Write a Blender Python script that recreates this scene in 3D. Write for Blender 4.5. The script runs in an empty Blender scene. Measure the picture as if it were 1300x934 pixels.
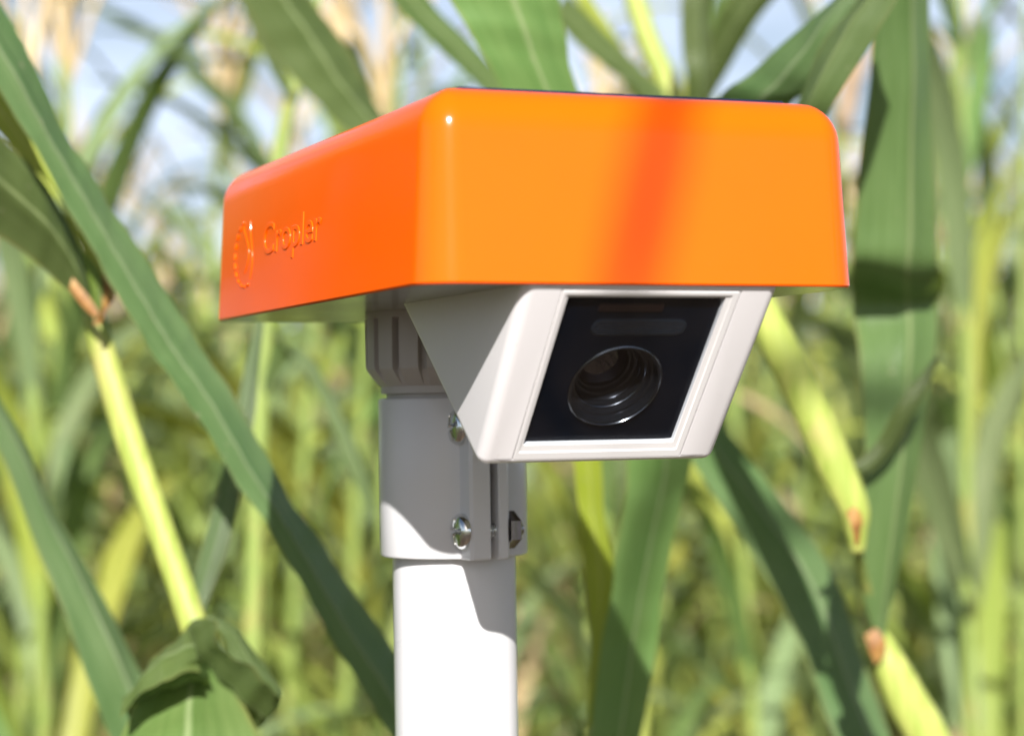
import bpy, bmesh, math, random
from mathutils import Vector, Matrix, Quaternion
random.seed(7)
rad = math.radians
C = bpy.context.scene.collection
sc = bpy.context.scene

# ------------------------------------------------------------------ camera, sky, sun, exposure
H = 1.30                                   # height of the pole clamp's lower rim above the soil
CAM = Vector((0.0, -0.878216, H + 0.056813))
RX = Vector((0.99949114, -0.02783737, -0.01557376))
UX = Vector((0.01496885, -0.02180823, 0.99965011))
FW = Vector((0.02816726, 0.99937455, 0.02138044))
FPX = 2731.83                              # focal length in photograph pixels (1300 wide)
cd = bpy.data.cameras.new('camera')
cam = bpy.data.objects.new('camera', cd)
C.objects.link(cam)
sc.camera = cam
cam.matrix_world = Matrix(((RX.x, UX.x, -FW.x, CAM.x), (RX.y, UX.y, -FW.y, CAM.y), (RX.z, UX.z, -FW.z, CAM.z), (0, 0, 0, 1)))
cd.sensor_width = 36.0
cd.lens = FPX / 1300 * 36
cd.clip_start = 0.02
cd.clip_end = 2000
cd.dof.use_dof = True
cd.dof.focus_distance = 0.79
cd.dof.aperture_fstop = cd.lens / 10.2
cd.dof.aperture_blades = 0

SUN_AZ, SUN_EL = rad(-0.55), rad(30.1)
SUN = Vector((math.sin(SUN_AZ) * math.cos(SUN_EL), -math.cos(SUN_AZ) * math.cos(SUN_EL), math.sin(SUN_EL)))
w = bpy.data.worlds.new("World")
sc.world = w
w.use_nodes = True
wt = w.node_tree
bg = wt.nodes['Background']
sky = wt.nodes.new('ShaderNodeTexSky')
sky.sky_type = 'NISHITA'
sky.sun_disc = False
sky.sun_elevation = SUN_EL
sky.sun_rotation = math.pi
sky.altitude = 100
sky.air_density = 1.0
sky.dust_density = 2.0
wt.links.new(sky.outputs[0], bg.inputs[0])
bg.inputs[1].default_value = 0.05
# thin bright cloud low over the horizon, all the way round
tcw = wt.nodes.new('ShaderNodeTexCoord')
mpw = wt.nodes.new('ShaderNodeMapping'); mpw.inputs['Scale'].default_value = (1, 1, 2.2)
nzw = wt.nodes.new('ShaderNodeTexNoise'); nzw.inputs['Scale'].default_value = 5.0; nzw.inputs['Detail'].default_value = 5
rpw = wt.nodes.new('ShaderNodeValToRGB')
rpw.color_ramp.elements[0].position = 0.32; rpw.color_ramp.elements[1].position = 0.56
sxw = wt.nodes.new('ShaderNodeSeparateXYZ')
mrw = wt.nodes.new('ShaderNodeMapRange'); mrw.inputs['From Min'].default_value = 0.0; mrw.inputs['From Max'].default_value = 0.42
mrw.inputs['To Min'].default_value = 1.0; mrw.inputs['To Max'].default_value = 0.0
mlw = wt.nodes.new('ShaderNodeMath'); mlw.operation = 'MULTIPLY'
mxw = wt.nodes.new('ShaderNodeMix'); mxw.data_type = 'RGBA'
mxw.inputs[7].default_value = (12.0, 13.6, 17.0, 1)
wt.links.new(tcw.outputs['Generated'], mpw.inputs[0]); wt.links.new(mpw.outputs[0], nzw.inputs['Vector'])
wt.links.new(nzw.outputs['Fac'], rpw.inputs[0]); wt.links.new(tcw.outputs['Generated'], sxw.inputs[0])
wt.links.new(sxw.outputs[2], mrw.inputs['Value'])
wt.links.new(rpw.outputs[0], mlw.inputs[0]); wt.links.new(mrw.outputs[0], mlw.inputs[1])
wt.links.new(mlw.outputs[0], mxw.inputs[0]); wt.links.new(sky.outputs[0], mxw.inputs[6])
wt.links.new(mxw.outputs[2], bg.inputs[0])
sl = bpy.data.lights.new('sun', 'SUN')
sl.energy = 5.0
sl.angle = rad(0.53)
sl.color = (1.0, 0.965, 0.92)
so = bpy.data.objects.new('sun', sl)
C.objects.link(so)
so.rotation_euler = SUN.to_track_quat('Z', 'Y').to_euler()
sc.view_settings.view_transform = 'Standard'
sc.view_settings.look = 'None'
sc.view_settings.gamma = 1
sc.view_settings.exposure = 0.88
sc.render.engine = 'CYCLES'
sc.cycles.use_denoising = True
sc.cycles.max_bounces = 8
sc.cycles.transparent_max_bounces = 12

# ------------------------------------------------------------------ helpers
def tag(o, label=None, cat=None, group=None, kind=None):
    if label: o['label'] = label
    if cat: o['category'] = cat
    if group: o['group'] = group
    if kind: o['kind'] = kind
    return o

def empty(name, loc=(0, 0, 0), rotz=0):
    o = bpy.data.objects.new(name, None)
    o.empty_display_size = 0.05
    C.objects.link(o)
    o.location = loc
    o.rotation_euler = (0, 0, rotz)
    return o

def link(name, me, mat, parent=None):
    o = bpy.data.objects.new(name, me)
    C.objects.link(o)
    if mat is not None and not me.materials:
        me.materials.append(mat)
    if parent is not None:
        o.parent = parent
    return o

def bm_obj(name, bm, mat, parent=None, smooth=35):
    bmesh.ops.recalc_face_normals(bm, faces=bm.faces)
    me = bpy.data.meshes.new(name)
    bm.to_mesh(me)
    bm.free()
    if smooth:
        for p in me.polygons: p.use_smooth = True
        me.set_sharp_from_angle(angle=rad(smooth))
    return link(name, me, mat, parent)

def skin_rings(bm, rings, close=True, cap0=False, cap1=False):
    vs = [[bm.verts.new(p) for p in r] for r in rings]
    n = len(vs[0])
    for a, b in zip(vs[:-1], vs[1:]):
        for i in range(n if close else n - 1):
            j = (i + 1) % n
            bm.faces.new((a[i], a[j], b[j], b[i]))
    if cap0: bm.faces.new(vs[0][::-1])
    if cap1: bm.faces.new(vs[-1])
    return vs

def lathe(prof, n=48, M=None, cap0=False, cap1=False, bm=None):
    bm = bm or bmesh.new()
    rings = []
    for r, z in prof:
        ring = []
        for i in range(n):
            t = 2 * math.pi * i / n
            p = Vector((r * math.cos(t), r * math.sin(t), z))
            ring.append(M @ p if M else p)
        rings.append(ring)
    skin_rings(bm, rings, True, cap0, cap1)
    return bm

def cat(a, b, c, d, t):
    return 0.5 * ((2 * b) + (c - a) * t + (2 * a - 5 * b + 4 * c - d) * t * t + (3 * b - a - 3 * c + d) * t ** 3)

def spline(pts, n):
    out = []
    m = len(pts) - 1
    for i in range(n + 1):
        s = i / n * m
        k = min(int(s), m - 1)
        t = s - k
        out.append(cat(pts[max(k - 1, 0)], pts[k], pts[k + 1], pts[min(k + 2, m)], t))
    return out

def at(px, py, y):
    """world point seen at photograph pixel (px, py) at depth y (mm behind the pole)"""
    r = FW + RX * ((px - 650) / FPX) - UX * ((py - 467) / FPX)
    return CAM + r * ((y / 1000.0 - CAM.y) / r.y)

# ------------------------------------------------------------------ materials
class NT:
    def __init__(s, name):
        s.m = bpy.data.materials.new(name)
        s.m.use_nodes = True
        s.t = s.m.node_tree
        s.b = s.t.nodes['Principled BSDF']
        s.out = s.t.nodes['Material Output']
    def n(s, kind, **kw):
        x = s.t.nodes.new('ShaderNode' + kind)
        for k, v in kw.items(): setattr(x, k, v)
        return x
    def l(s, a, b): s.t.links.new(a, b)
    def set(s, **kw):
        for k, v in kw.items(): s.b.inputs[k.replace('_', ' ')].default_value = v
    def math(s, op, a, b=None, c=None):
        x = s.n('Math', operation=op)
        for i, v in enumerate((a, b, c)):
            if v is None: continue
            if isinstance(v, (int, float)): x.inputs[i].default_value = v
            else: s.l(v, x.inputs[i])
        return x.outputs[0]
    def noise(s, scale, vec=None, detail=3, rough=0.55):
        x = s.n('TexNoise')
        x.inputs['Scale'].default_value = scale
        x.inputs['Detail'].default_value = detail
        x.inputs['Roughness'].default_value = rough
        if vec is not None: s.l(vec, x.inputs['Vector'])
        return x.outputs['Fac']
    def ramp(s, fac, stops):
        x = s.n('ValToRGB')
        e = x.color_ramp.elements
        while len(e) < len(stops): e.new(0.5)
        for el, (p, c) in zip(e, stops):
            el.position = p
            el.color = (c[0], c[1], c[2], 1) if not isinstance(c, (int, float)) else (c, c, c, 1)
        s.l(fac, x.inputs[0])
        return x.outputs[0]
    def mix(s, fac, a, b, blend='MIX'):
        x = s.n('Mix', data_type='RGBA', blend_type=blend)
        for i, v in ((0, fac), (6, a), (7, b)):
            if isinstance(v, (int, float)): x.inputs[i].default_value = v
            elif isinstance(v, tuple): x.inputs[i].default_value = (v[0], v[1], v[2], 1)
            else: s.l(v, x.inputs[i])
        return x.outputs[2]
    def bump(s, h, strength=0.2, dist=0.001):
        x = s.n('Bump')
        x.inputs['Strength'].default_value = strength
        x.inputs['Distance'].default_value = dist
        s.l(h, x.inputs['Height'])
        s.l(x.outputs[0], s.b.inputs['Normal'])

def plastic(name, col, rough, var=0.05, speck=0.0, bump=0.06, coat=0.0, scale=60, spec=0.5):
    k = NT(name)
    tc = k.n('TexCoord').outputs['Object']
    n1 = k.noise(scale, tc, 4)
    n2 = k.noise(1800, tc, 2)
    dark = tuple(c * (1 - var) for c in col)
    c = k.mix(n1, dark, col)
    if speck:
        sp = k.ramp(k.noise(520, tc, 1), [(0.0, 0), (0.72, 0), (0.76, 1), (1, 1)])
        dirt = k.ramp(k.noise(45, tc, 3), [(0, 0), (0.5, 0), (0.75, 1), (1, 1)])
        c = k.mix(k.math('MULTIPLY', k.math('MULTIPLY', sp, dirt), speck), c, (0.42, 0.36, 0.28))
    k.l(c, k.b.inputs['Base Color'])
    r = k.math('MULTIPLY_ADD', n1, 0.12, rough - 0.06)
    k.l(r, k.b.inputs['Roughness'])
    k.set(Coat_Weight=coat, Coat_Roughness=0.04)
    k.b.inputs['Specular IOR Level'].default_value = spec
    k.bump(n2, bump, 0.0004)
    return k

M = {}
k = plastic('orange_plastic', (0.95, 0.114, 0.001), 0.17, 0.04, 0.0, 0.03, 0.0, 40, 0.25)
k.set(Subsurface_Weight=0.0)
M['orange'] = k.m
M['white'] = plastic('white_plastic', (0.80, 0.775, 0.785), 0.36, 0.03, 0.35, 0.05, 0.0).m
M['pipe'] = plastic('white_pipe', (0.69, 0.685, 0.70), 0.30, 0.04, 0.25, 0.03, 0.15).m
M['collar'] = plastic('shaded_grey_plastic', (0.46, 0.43, 0.41), 0.42, 0.05, 0.2, 0.05).m  # grey deepened: shade under the cover is put into the colour
M['frame'] = plastic('frame_plastic', (0.74, 0.72, 0.72), 0.32, 0.04, 0.3, 0.04).m
M['plate'] = plastic('glossy_base_plastic', (0.26, 0.25, 0.22), 0.2, 0.15, 0.0, 0.03, 0.0, 25).m
M['black'] = plastic('black_panel', (0.004, 0.006, 0.011), 0.3, 0.2, 0.0, 0.02, 0.0, 60, 0.15).m
M['slot'] = plastic('slate_sensor', (0.013, 0.018, 0.026), 0.2, 0.2).m
M['strip'] = plastic('brown_strip', (0.02, 0.009, 0.008), 0.3, 0.4).m
M['solar'] = plastic('dark_solar_cell', (0.012, 0.012, 0.04), 0.12, 0.2).m
k = NT('black_barrel')
k.set(Base_Color=(0.045, 0.047, 0.055, 1), Metallic=0.8)
k.l(k.math('MULTIPLY_ADD', k.noise(400, k.n('TexCoord').outputs['Object']), 0.15, 0.16), k.b.inputs['Roughness'])
M['barrel'] = k.m
k = NT('dark_chrome')
k.set(Base_Color=(0.17, 0.18, 0.2, 1), Metallic=1.0, Roughness=0.22)
M['ring'] = k.m
k = NT('darkened_metal')
k.set(Base_Color=(0.26, 0.24, 0.26, 1), Metallic=1.0)  # chrome darkened; the dark reflection on the nuts is put into the colour
k.l(k.math('MULTIPLY_ADD', k.noise(300, k.n('TexCoord').outputs['Object']), 0.2, 0.1), k.b.inputs['Roughness'])
M['darkened_metal'] = k.m
k = NT('chrome')
k.set(Base_Color=(0.72, 0.74, 0.74, 1), Metallic=1.0, Roughness=0.13)
k.l(k.math('MULTIPLY_ADD', k.noise(300, k.n('TexCoord').outputs['Object']), 0.14, 0.06), k.b.inputs['Roughness'])
M['chrome'] = k.m
k = NT('lens_glass')
k.set(Base_Color=(0.012, 0.006, 0.012, 1), Roughness=0.03, Coat_Weight=1.0)
k.b.inputs['Specular IOR Level'].default_value = 0.8
M['lens'] = k.m
k = NT('clear_pane')
tr = k.n('BsdfTransparent'); tr.inputs[0].default_value = (0.93, 0.95, 0.97, 1)
gl = k.n('BsdfGlossy'); gl.inputs['Roughness'].default_value = 0.02
fr = k.n('Fresnel'); fr.inputs[0].default_value = 1.45
mx = k.n('MixShader')
gm = k.n('NewGeometry')
k.l(k.math('MULTIPLY', fr.outputs[0], k.math('SUBTRACT', 1.0, gm.outputs['Backfacing'])), mx.inputs[0]); k.l(tr.outputs[0], mx.inputs[1]); k.l(gl.outputs[0], mx.inputs[2])
k.l(mx.outputs[0], k.out.inputs[0])
M['pane'] = k.m

def leaf_mat(name, c_lo, c_hi, c_rib, c_trans, edge=(0.30, 0.20, 0.06), edge_amt=0.3, tr=0.28, rough=0.38, dry=0.0):
    k = NT(name)
    uv = k.n('UVMap'); uv.uv_map = 'UVMap'
    sx = k.n('SeparateXYZ'); k.l(uv.outputs[0], sx.inputs[0])
    u, v = sx.outputs[0], sx.outputs[1]
    oi = k.n('ObjectInfo')
    geo = k.n('TexCoord').outputs['Object']
    # stretched coordinates along the blade: veins and streaks
    cb = k.n('CombineXYZ')
    k.l(k.math('MULTIPLY', u, 34.0), cb.inputs[0])
    k.l(k.math('MULTIPLY', v, 7.0), cb.inputs[1])
    k.l(k.math('MULTIPLY', oi.outputs['Random'], 37.0), cb.inputs[2])
    vein = k.noise(1.0, cb.outputs[0], 4, 0.65)
    cb2 = k.n('CombineXYZ')
    k.l(k.math('MULTIPLY', u, 3.0), cb2.inputs[0])
    k.l(k.math('MULTIPLY', v, 9.0), cb2.inputs[1])
    k.l(k.math('MULTIPLY', oi.outputs['Random'], 91.0), cb2.inputs[2])
    blot = k.noise(1.0, cb2.outputs[0], 4, 0.6)
    f = k.math('ADD', k.math('MULTIPLY', vein, 0.55), k.math('MULTIPLY', blot, 0.55))
    col = k.ramp(f, [(0.38, c_lo), (0.72, c_hi)])
    # per-blade variation of hue and value
    hs = k.n('HueSaturation')
    k.l(col, hs.inputs['Color'])
    k.l(k.math('MULTIPLY_ADD', oi.outputs['Random'], 0.035, 0.4825), hs.inputs['Hue'])
    k.l(k.math('MULTIPLY_ADD', oi.outputs['Random'], 0.5, 0.75), hs.inputs['Value'])
    col = hs.outputs[0]
    # midrib
    d = k.math('ABSOLUTE', k.math('SUBTRACT', u, 0.5))
    rib = k.ramp(d, [(0.012, 1), (0.035, 0)])
    col = k.mix(k.math('MULTIPLY', rib, 0.9), col, c_rib)
    # withered margin and small pale scars
    em = k.ramp(k.math('ADD', d, k.math('MULTIPLY', k.math('SUBTRACT', blot, 0.5), 0.16)), [(0.455, 0), (0.50, 1)])
    col = k.mix(k.math('MULTIPLY', em, edge_amt), col, edge)
    sc_ = k.ramp(k.noise(150, geo, 3), [(0.70, 0), (0.76, 1)])
    col = k.mix(k.math('MULTIPLY', sc_, 0.65), col, (0.34, 0.32, 0.20))
    k.l(col, k.b.inputs['Base Color'])
    k.l(k.math('MULTIPLY_ADD', vein, 0.25, rough - 0.1), k.b.inputs['Roughness'])
    k.b.inputs['Specular IOR Level'].default_value = 0.45
    # longitudinal ridges
    cb3 = k.n('CombineXYZ')
    k.l(k.math('MULTIPLY', u, 30.0), cb3.inputs[0])
    k.l(k.math('MULTIPLY', v, 2.0), cb3.inputs[1])
    hgt = k.noise(1.6, cb3.outputs[0], 3, 0.6)
    k.bump(k.math('ADD', hgt, k.math('MULTIPLY', vein, 0.5)), 0.5, 0.002)
    t = k.n('BsdfTranslucent')
    tcol = k.mix(0.65, col, c_trans)
    k.l(tcol, t.inputs[0])
    mx = k.n('MixShader'); mx.inputs[0].default_value = tr
    k.l(k.b.outputs[0], mx.inputs[1]); k.l(t.outputs[0], mx.inputs[2])
    k.l(mx.outputs[0], k.out.inputs[0])
    return k.m

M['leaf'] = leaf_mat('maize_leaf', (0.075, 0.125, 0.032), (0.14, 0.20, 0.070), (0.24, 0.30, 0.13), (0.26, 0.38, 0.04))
M['leaf_grey'] = leaf_mat('maize_leaf_bluish', (0.070, 0.128, 0.040), (0.150, 0.212, 0.086), (0.25, 0.31, 0.17), (0.20, 0.32, 0.07), rough=0.32)
M['leaf_bright'] = leaf_mat('maize_leaf_fresh', (0.10, 0.20, 0.025), (0.17, 0.27, 0.05), (0.26, 0.34, 0.10), (0.32, 0.44, 0.03))
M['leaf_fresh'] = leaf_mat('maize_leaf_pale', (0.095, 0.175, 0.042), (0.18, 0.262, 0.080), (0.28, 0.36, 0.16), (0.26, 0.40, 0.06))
M['field_pale'] = leaf_mat('field_leaf_pale', (0.165, 0.24, 0.095), (0.28, 0.35, 0.175), (0.32, 0.36, 0.2), (0.34, 0.44, 0.10), tr=0.36)
M['field_green'] = leaf_mat('field_leaf_green', (0.10, 0.185, 0.048), (0.19, 0.285, 0.095), (0.28, 0.34, 0.14), (0.30, 0.42, 0.06), tr=0.36)
M['field_lime'] = leaf_mat('field_leaf_lime', (0.20, 0.27, 0.04), (0.34, 0.39, 0.09), (0.38, 0.42, 0.16), (0.44, 0.5, 0.05), tr=0.36)
M['leaf_yellow'] = leaf_mat('maize_leaf_yellowing', (0.26, 0.31, 0.04), (0.41, 0.43, 0.09), (0.52, 0.50, 0.18), (0.5, 0.5, 0.04), edge_amt=0.5)
M['leaf_lime'] = leaf_mat('maize_leaf_lime', (0.20, 0.27, 0.015), (0.32, 0.38, 0.03), (0.36, 0.40, 0.10), (0.45, 0.5, 0.02))
M['leaf_dry'] = leaf_mat('maize_leaf_dry', (0.36, 0.24, 0.12), (0.60, 0.44, 0.28), (0.55, 0.42, 0.26), (0.5, 0.35, 0.18), edge_amt=0.4, tr=0.25, rough=0.6)

def stalk_mat(name, lo, hi, edge):
    k = NT(name)
    tc = k.n('TexCoord').outputs['Object']
    mp = k.n('Mapping'); mp.inputs['Scale'].default_value = (220, 220, 9)
    k.l(tc, mp.inputs[0])
    f = k.noise(1.0, mp.outputs[0], 4, 0.6)
    g = k.noise(14, tc, 3)
    c = k.ramp(f, [(0.3, lo), (0.7, hi)])
    c = k.mix(k.ramp(g, [(0.55, 0), (0.72, 1)]), c, edge)
    k.l(c, k.b.inputs['Base Color'])
    k.set(Roughness=0.42)
    k.bump(f, 0.3, 0.001)
    return k.m
M['stalk'] = stalk_mat('green_stalk', (0.17, 0.25, 0.05), (0.27, 0.33, 0.09), (0.33, 0.28, 0.09))
M['stalk_yellow'] = stalk_mat('yellow_sheath', (0.22, 0.30, 0.045), (0.43, 0.46, 0.12), (0.40, 0.32, 0.13))
M['stalk_dry'] = stalk_mat('dry_stalk', (0.40, 0.28, 0.14), (0.55, 0.42, 0.24), (0.32, 0.2, 0.1))
M['tassel'] = stalk_mat('tassel', (0.48, 0.36, 0.19), (0.62, 0.48, 0.28), (0.4, 0.28, 0.15))
k = NT('collar_rust'); k.set(Base_Color=(0.42, 0.16, 0.05, 1), Roughness=0.6)
k.l(k.ramp(k.noise(120, k.n('TexCoord').outputs['Object']), [(0.3, (0.12, 0.05, 0.015)), (0.5, (0.26, 0.12, 0.03)), (0.75, (0.40, 0.24, 0.07))]), k.b.inputs['Base Color'])
M['rust'] = k.m

# ------------------------------------------------------------------ setting: soil
def soil():
    k = NT('soil')
    tc = k.n('TexCoord').outputs['Object']
    a = k.noise(0.8, tc, 5); b = k.noise(9, tc, 6)
    c = k.ramp(k.math('ADD', k.math('MULTIPLY', a, 0.5), k.math('MULTIPLY', b, 0.5)),
               [(0.30, (0.045, 0.028, 0.018)), (0.52, (0.09, 0.058, 0.036)), (0.72, (0.17, 0.125, 0.08))])
    k.l(c, k.b.inputs['Base Color'])
    k.set(Roughness=0.95)
    k.bump(b, 0.8, 0.05)
    xs = [-600, -150, -40] + [-14 + i * 0.7 for i in range(41)] + [40, 150, 600]
    ys = [-600, -150, -40] + [-6 + i * 0.7 for i in range(45)] + [45, 150, 600]
    bm = bmesh.new()
    g = [[bm.verts.new((x, y, 0.035 * math.sin(y * 8.4) * (1 if abs(x) < 15 and -7 < y < 26 else 0) + random.uniform(-.02, .02))) for x in xs] for y in ys]
    for j in range(len(ys) - 1):
        for i in range(len(xs) - 1):
            bm.faces.new((g[j][i], g[j][i + 1], g[j + 1][i + 1], g[j + 1][i]))
    tag(bm_obj('ground', bm, k.m), 'brown field soil under the maize', kind='structure')
soil()

# ------------------------------------------------------------------ the pole
MM = 0.001
bm = lathe([(25, -H / MM - 60), (25, 58), (22.5, 58), (22.5, -200)], 72, Matrix.Scale(MM, 4), cap0=True)
pole = bm_obj('pole', bm, M['pipe'])
pole.location = (0, 0, H)
tag(pole, 'white round plastic pipe holding up the orange camera unit', 'pole')

# ------------------------------------------------------------------ the field camera
A_BOX = rad(20.571)
unit = empty('crop_camera', (0, 0, H), A_BOX)
tag(unit, 'field camera with glossy orange cover and white angled lens housing on a white pole', 'field camera')
S = Matrix.Scale(MM, 4)
XL, XR, YF, YB, ZB, ZT = -78.0, 82.0, -186.0, 86.0, 98.5, 162.9

def rrect(ins, z, rc=14.0, n=9, x0=XL, x1=XR, y0=YF, y1=YB):
    r = max(rc - ins, 1.6)
    x0, x1, y0, y1 = x0 + ins, x1 - ins, y0 + ins, y1 - ins
    out = []
    for cx, cy, a0 in ((x1 - r, y1 - r, 0), (x0 + r, y1 - r, 90), (x0 + r, y0 + r, 180), (x1 - r, y0 + r, 270)):
        for i in range(n):
            t = rad(a0 + 90 * i / (n - 1))
            out.append(S @ Vector((cx + r * math.cos(t), cy + r * math.sin(t), z)))
    return out

def cover():
    RF, tan = 15.0, math.tan(rad(3.2))
    bm = bmesh.new()
    rings = [rrect(2.4, ZB + 6), rrect(2.4, ZB + 0.5), rrect(1.9, ZB), rrect(0.5, ZB), rrect(0.0, ZB + 0.6)]
    zf = ZT - RF
    for i in range(1, 5):
        z = ZB + (zf - ZB) * i / 4
        rings.append(rrect((z - ZB) * tan, z))
    i0 = (zf - ZB) * tan
    for i in range(1, 10):
        t = rad(90 * i / 9)
        rings.append(rrect(i0 + RF * (1 - math.cos(t)), zf + RF * math.sin(t)))
    rings.append(rrect(i0 + RF + 22, ZT + 0.25))
    skin_rings(bm, rings, True, False, True)
    return bm_obj('cover', bm, M['orange'], unit, 40)
cov = cover()
# slab of solar cells let into the top, a millimetre or so proud
bm = bmesh.new()
skin_rings(bm, [rrect(19, ZT - 1, 3, 5), rrect(19, ZT + 0.9, 3, 5), rrect(19.5, ZT + 1.2, 3, 5)], True, True, True)
bm_obj('solar_panel', bm, M['solar'], unit)
bm = bmesh.new()
skin_rings(bm, [rrect(1.2, ZB - 0.15), rrect(1.2, ZB - .02), rrect(2.45, ZB + 0.2), rrect(2.45, ZB + 4.0)], True, True, True)
bm_obj('base_plate', bm, M['plate'], unit)

# raised maker's name and emblem on the left flank
def side_frame(y, z):
    """matrix on the left wall: local x runs towards the front (-y), local y up, local z outward"""
    tilt = rad(3.2)
    ins = (z - ZB) * math.tan(tilt)
    ex = Vector((0, -1, 0)); ez = Vector((-math.cos(tilt), 0, math.sin(tilt))); ey = ez.cross(ex)
    m = Matrix((ex, ey, ez)).transposed().to_4x4()
    m.translation = Vector((XL + ins, y, z))
    return m
cu = bpy.data.curves.new('lettering', 'FONT')
cu.body = 'Cropler'
cu.size = 17.5
cu.extrude = 0.12
cu.bevel_depth = 0.26
cu.bevel_resolution = 2
to = bpy.data.objects.new('lettering_source', cu)
C.objects.link(to)
bpy.context.view_layer.update()
me = bpy.data.meshes.new_from_object(to.evaluated_get(bpy.context.evaluated_depsgraph_get()))
bpy.data.objects.remove(to)
xs = [v.co.x for v in me.vertices]
sxx = 79.0 / (max(xs) - min(xs))
me.transform(S @ side_frame(7.5, 121.6) @ Matrix.Diagonal((sxx, 1, 1, 1)) @ Matrix.Translation((-min(xs), 0, 0)))
me.materials.clear()
for p in me.polygons: p.use_smooth = True
me.set_sharp_from_angle(angle=rad(30))
link('lettering', me, M['orange'], cov)

def raised(bm, pts, w, h, m):
    """a rounded raised bead along pts in the side frame"""
    n = len(pts)
    rows = []
    for i, (x, y) in enumerate(pts):
        a = pts[max(i - 1, 0)]; b = pts[min(i + 1, n - 1)]
        d = Vector((b[0] - a[0], b[1] - a[1])).normalized()
        nx, ny = -d.y, d.x
        taper = 0.45 if i in (0, n - 1) else 1
        rows.append([S @ m @ Vector((x + nx * w * q * taper, y + ny * w * q * taper, z)) for q, z in ((-.5, -.2), (-.4, h * .7), (-.15, h), (.15, h), (.4, h * .7), (.5, -.2))])
    vs = [[bm.verts.new(p) for p in r] for r in rows]
    for a, b in zip(vs[:-1], vs[1:]):
        for i in range(5): bm.faces.new((a[i], a[i + 1], b[i + 1], b[i]))
    bm.faces.new(vs[0][::-1]); bm.faces.new(vs[-1])
mE = side_frame(33, 124)
def bead(name, pts, w, h, m):
    bm = bmesh.new()
    raised(bm, pts, w, h, m)
    bm_obj(name, bm, M['orange'], cov)
for i in range(11):                                   # dashed open ring
    t0 = rad(105 + i * 17.5)
    bead('emblem_dash', [(17 * math.cos(t0 + rad(j * 3.4)), 13.5 * math.sin(t0 + rad(j * 3.4))) for j in range(4)], 1.5, 0.55, mE)
bead('emblem_stem', [(7.5 + 2.5 * math.sin(j * .5), -11 + j * 2.4) for j in range(11)], 1.6, 0.3, mE)
bead('emblem_stem', [(-1 + 5.5 * math.sin(j * .55), -8 + j * 2.6) for j in range(9)], 1.5, 0.3, mE)

# white housing: a wedge whose front leans back at about 40 degrees
HX0, HX1 = -43.8, 48.2
PT, PB = Vector((0, -184.2, 98.5)), Vector((0, -137.4, 40.2))
ET = (PB - PT).normalized()
EN = Vector((0, ET.z, -ET.y))
if EN.y > 0: EN = -EN
def fp(x, t, d=0.0):
    """point on the slanted front: x across, t down the slope, d outward"""
    p = PT + ET * t + EN * d
    return Vector((x + max(0, 1 - t / 75) * (1.2 + .02 * x), p.y, p.z))
FM = Matrix(((1, 0, 0), tuple(ET), tuple(EN))).transposed().to_4x4()
FM.translation = PT
def housing():
    bm = bmesh.new()
    tt = -1.0
    bot = 77.2
    L = []
    for x in (HX0, HX1):
        a = fp(x, tt); b = fp(x + (1.6 if x < 0 else 0), bot); c = Vector((x, -61.5, a.z))
        L.append([bm.verts.new(p) for p in (a, b, c)])
    (a0, b0, c0), (a1, b1, c1) = L
    front = bm.faces.new((a0, b0, b1, a1))
    bm.faces.new((b0, c0, c1, b1))
    bm.faces.new((a0, c0, b0)); bm.faces.new((a1, b1, c1))
    bm.faces.new((a0, a1, c1, c0))
    bmesh.ops.recalc_face_normals(bm, faces=bm.faces)
    top = {a0, a1, c0, c1}
    es = [e for e in bm.edges if not (e.verts[0] in top and e.verts[1] in top)]
    bmesh.ops.bevel(bm, geom=es, offset=4.2, segments=5, profile=0.5, affect='EDGES', clamp_overlap=True)
    bm.faces.ensure_lookup_table()
    fr_ = max((f for f in bm.faces if f.normal.dot(EN) > 0.999), key=lambda f: f.calc_area())
    ov = list(fr_.verts)
    bmesh.ops.delete(bm, geom=[fr_], context='FACES_ONLY')
    rect = [fp(-30.4, 2.0), fp(34.2, 2.0), fp(34.2, 74.0), fp(-30.4, 74.0)]
    iv = [bm.verts.new(p) for p in rect]
    cen = fp(1.9, 38)
    ang = lambda v: math.atan2((v.co - cen).dot(ET), v.co.x - cen.x)
    ov.sort(key=ang); iv.sort(key=ang)
    rect = [v.co.copy() for v in iv]
    # zip the outline and the window opening together into a ring of triangles
    i = j = 0
    no, ni = len(ov), len(iv)
    st = min(range(no), key=lambda q: (ov[q].co - iv[0].co).length)
    ov = ov[st:] + ov[:st]
    while i < no or j < ni:
        o0, o1, i0, i1 = ov[i % no], ov[(i + 1) % no], iv[j % ni], iv[(j + 1) % ni]
        if j >= ni or (i < no and (o1.co - i0.co).length <= (i1.co - o0.co).length):
            bm.faces.new((o0, o1, i0)); i += 1
        else:
            bm.faces.new((o0, i1, i0)); j += 1
    dv = [bm.verts.new(p - EN * 24) for p in rect]
    for i in range(4):
        j = (i + 1) % 4
        bm.faces.new((iv[i], iv[j], dv[j], dv[i]))
    bm.faces.new(dv)
    bm.transform(S)
    return bm_obj('housing', bm, M['white'], unit, 28)
hou = housing()

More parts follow.
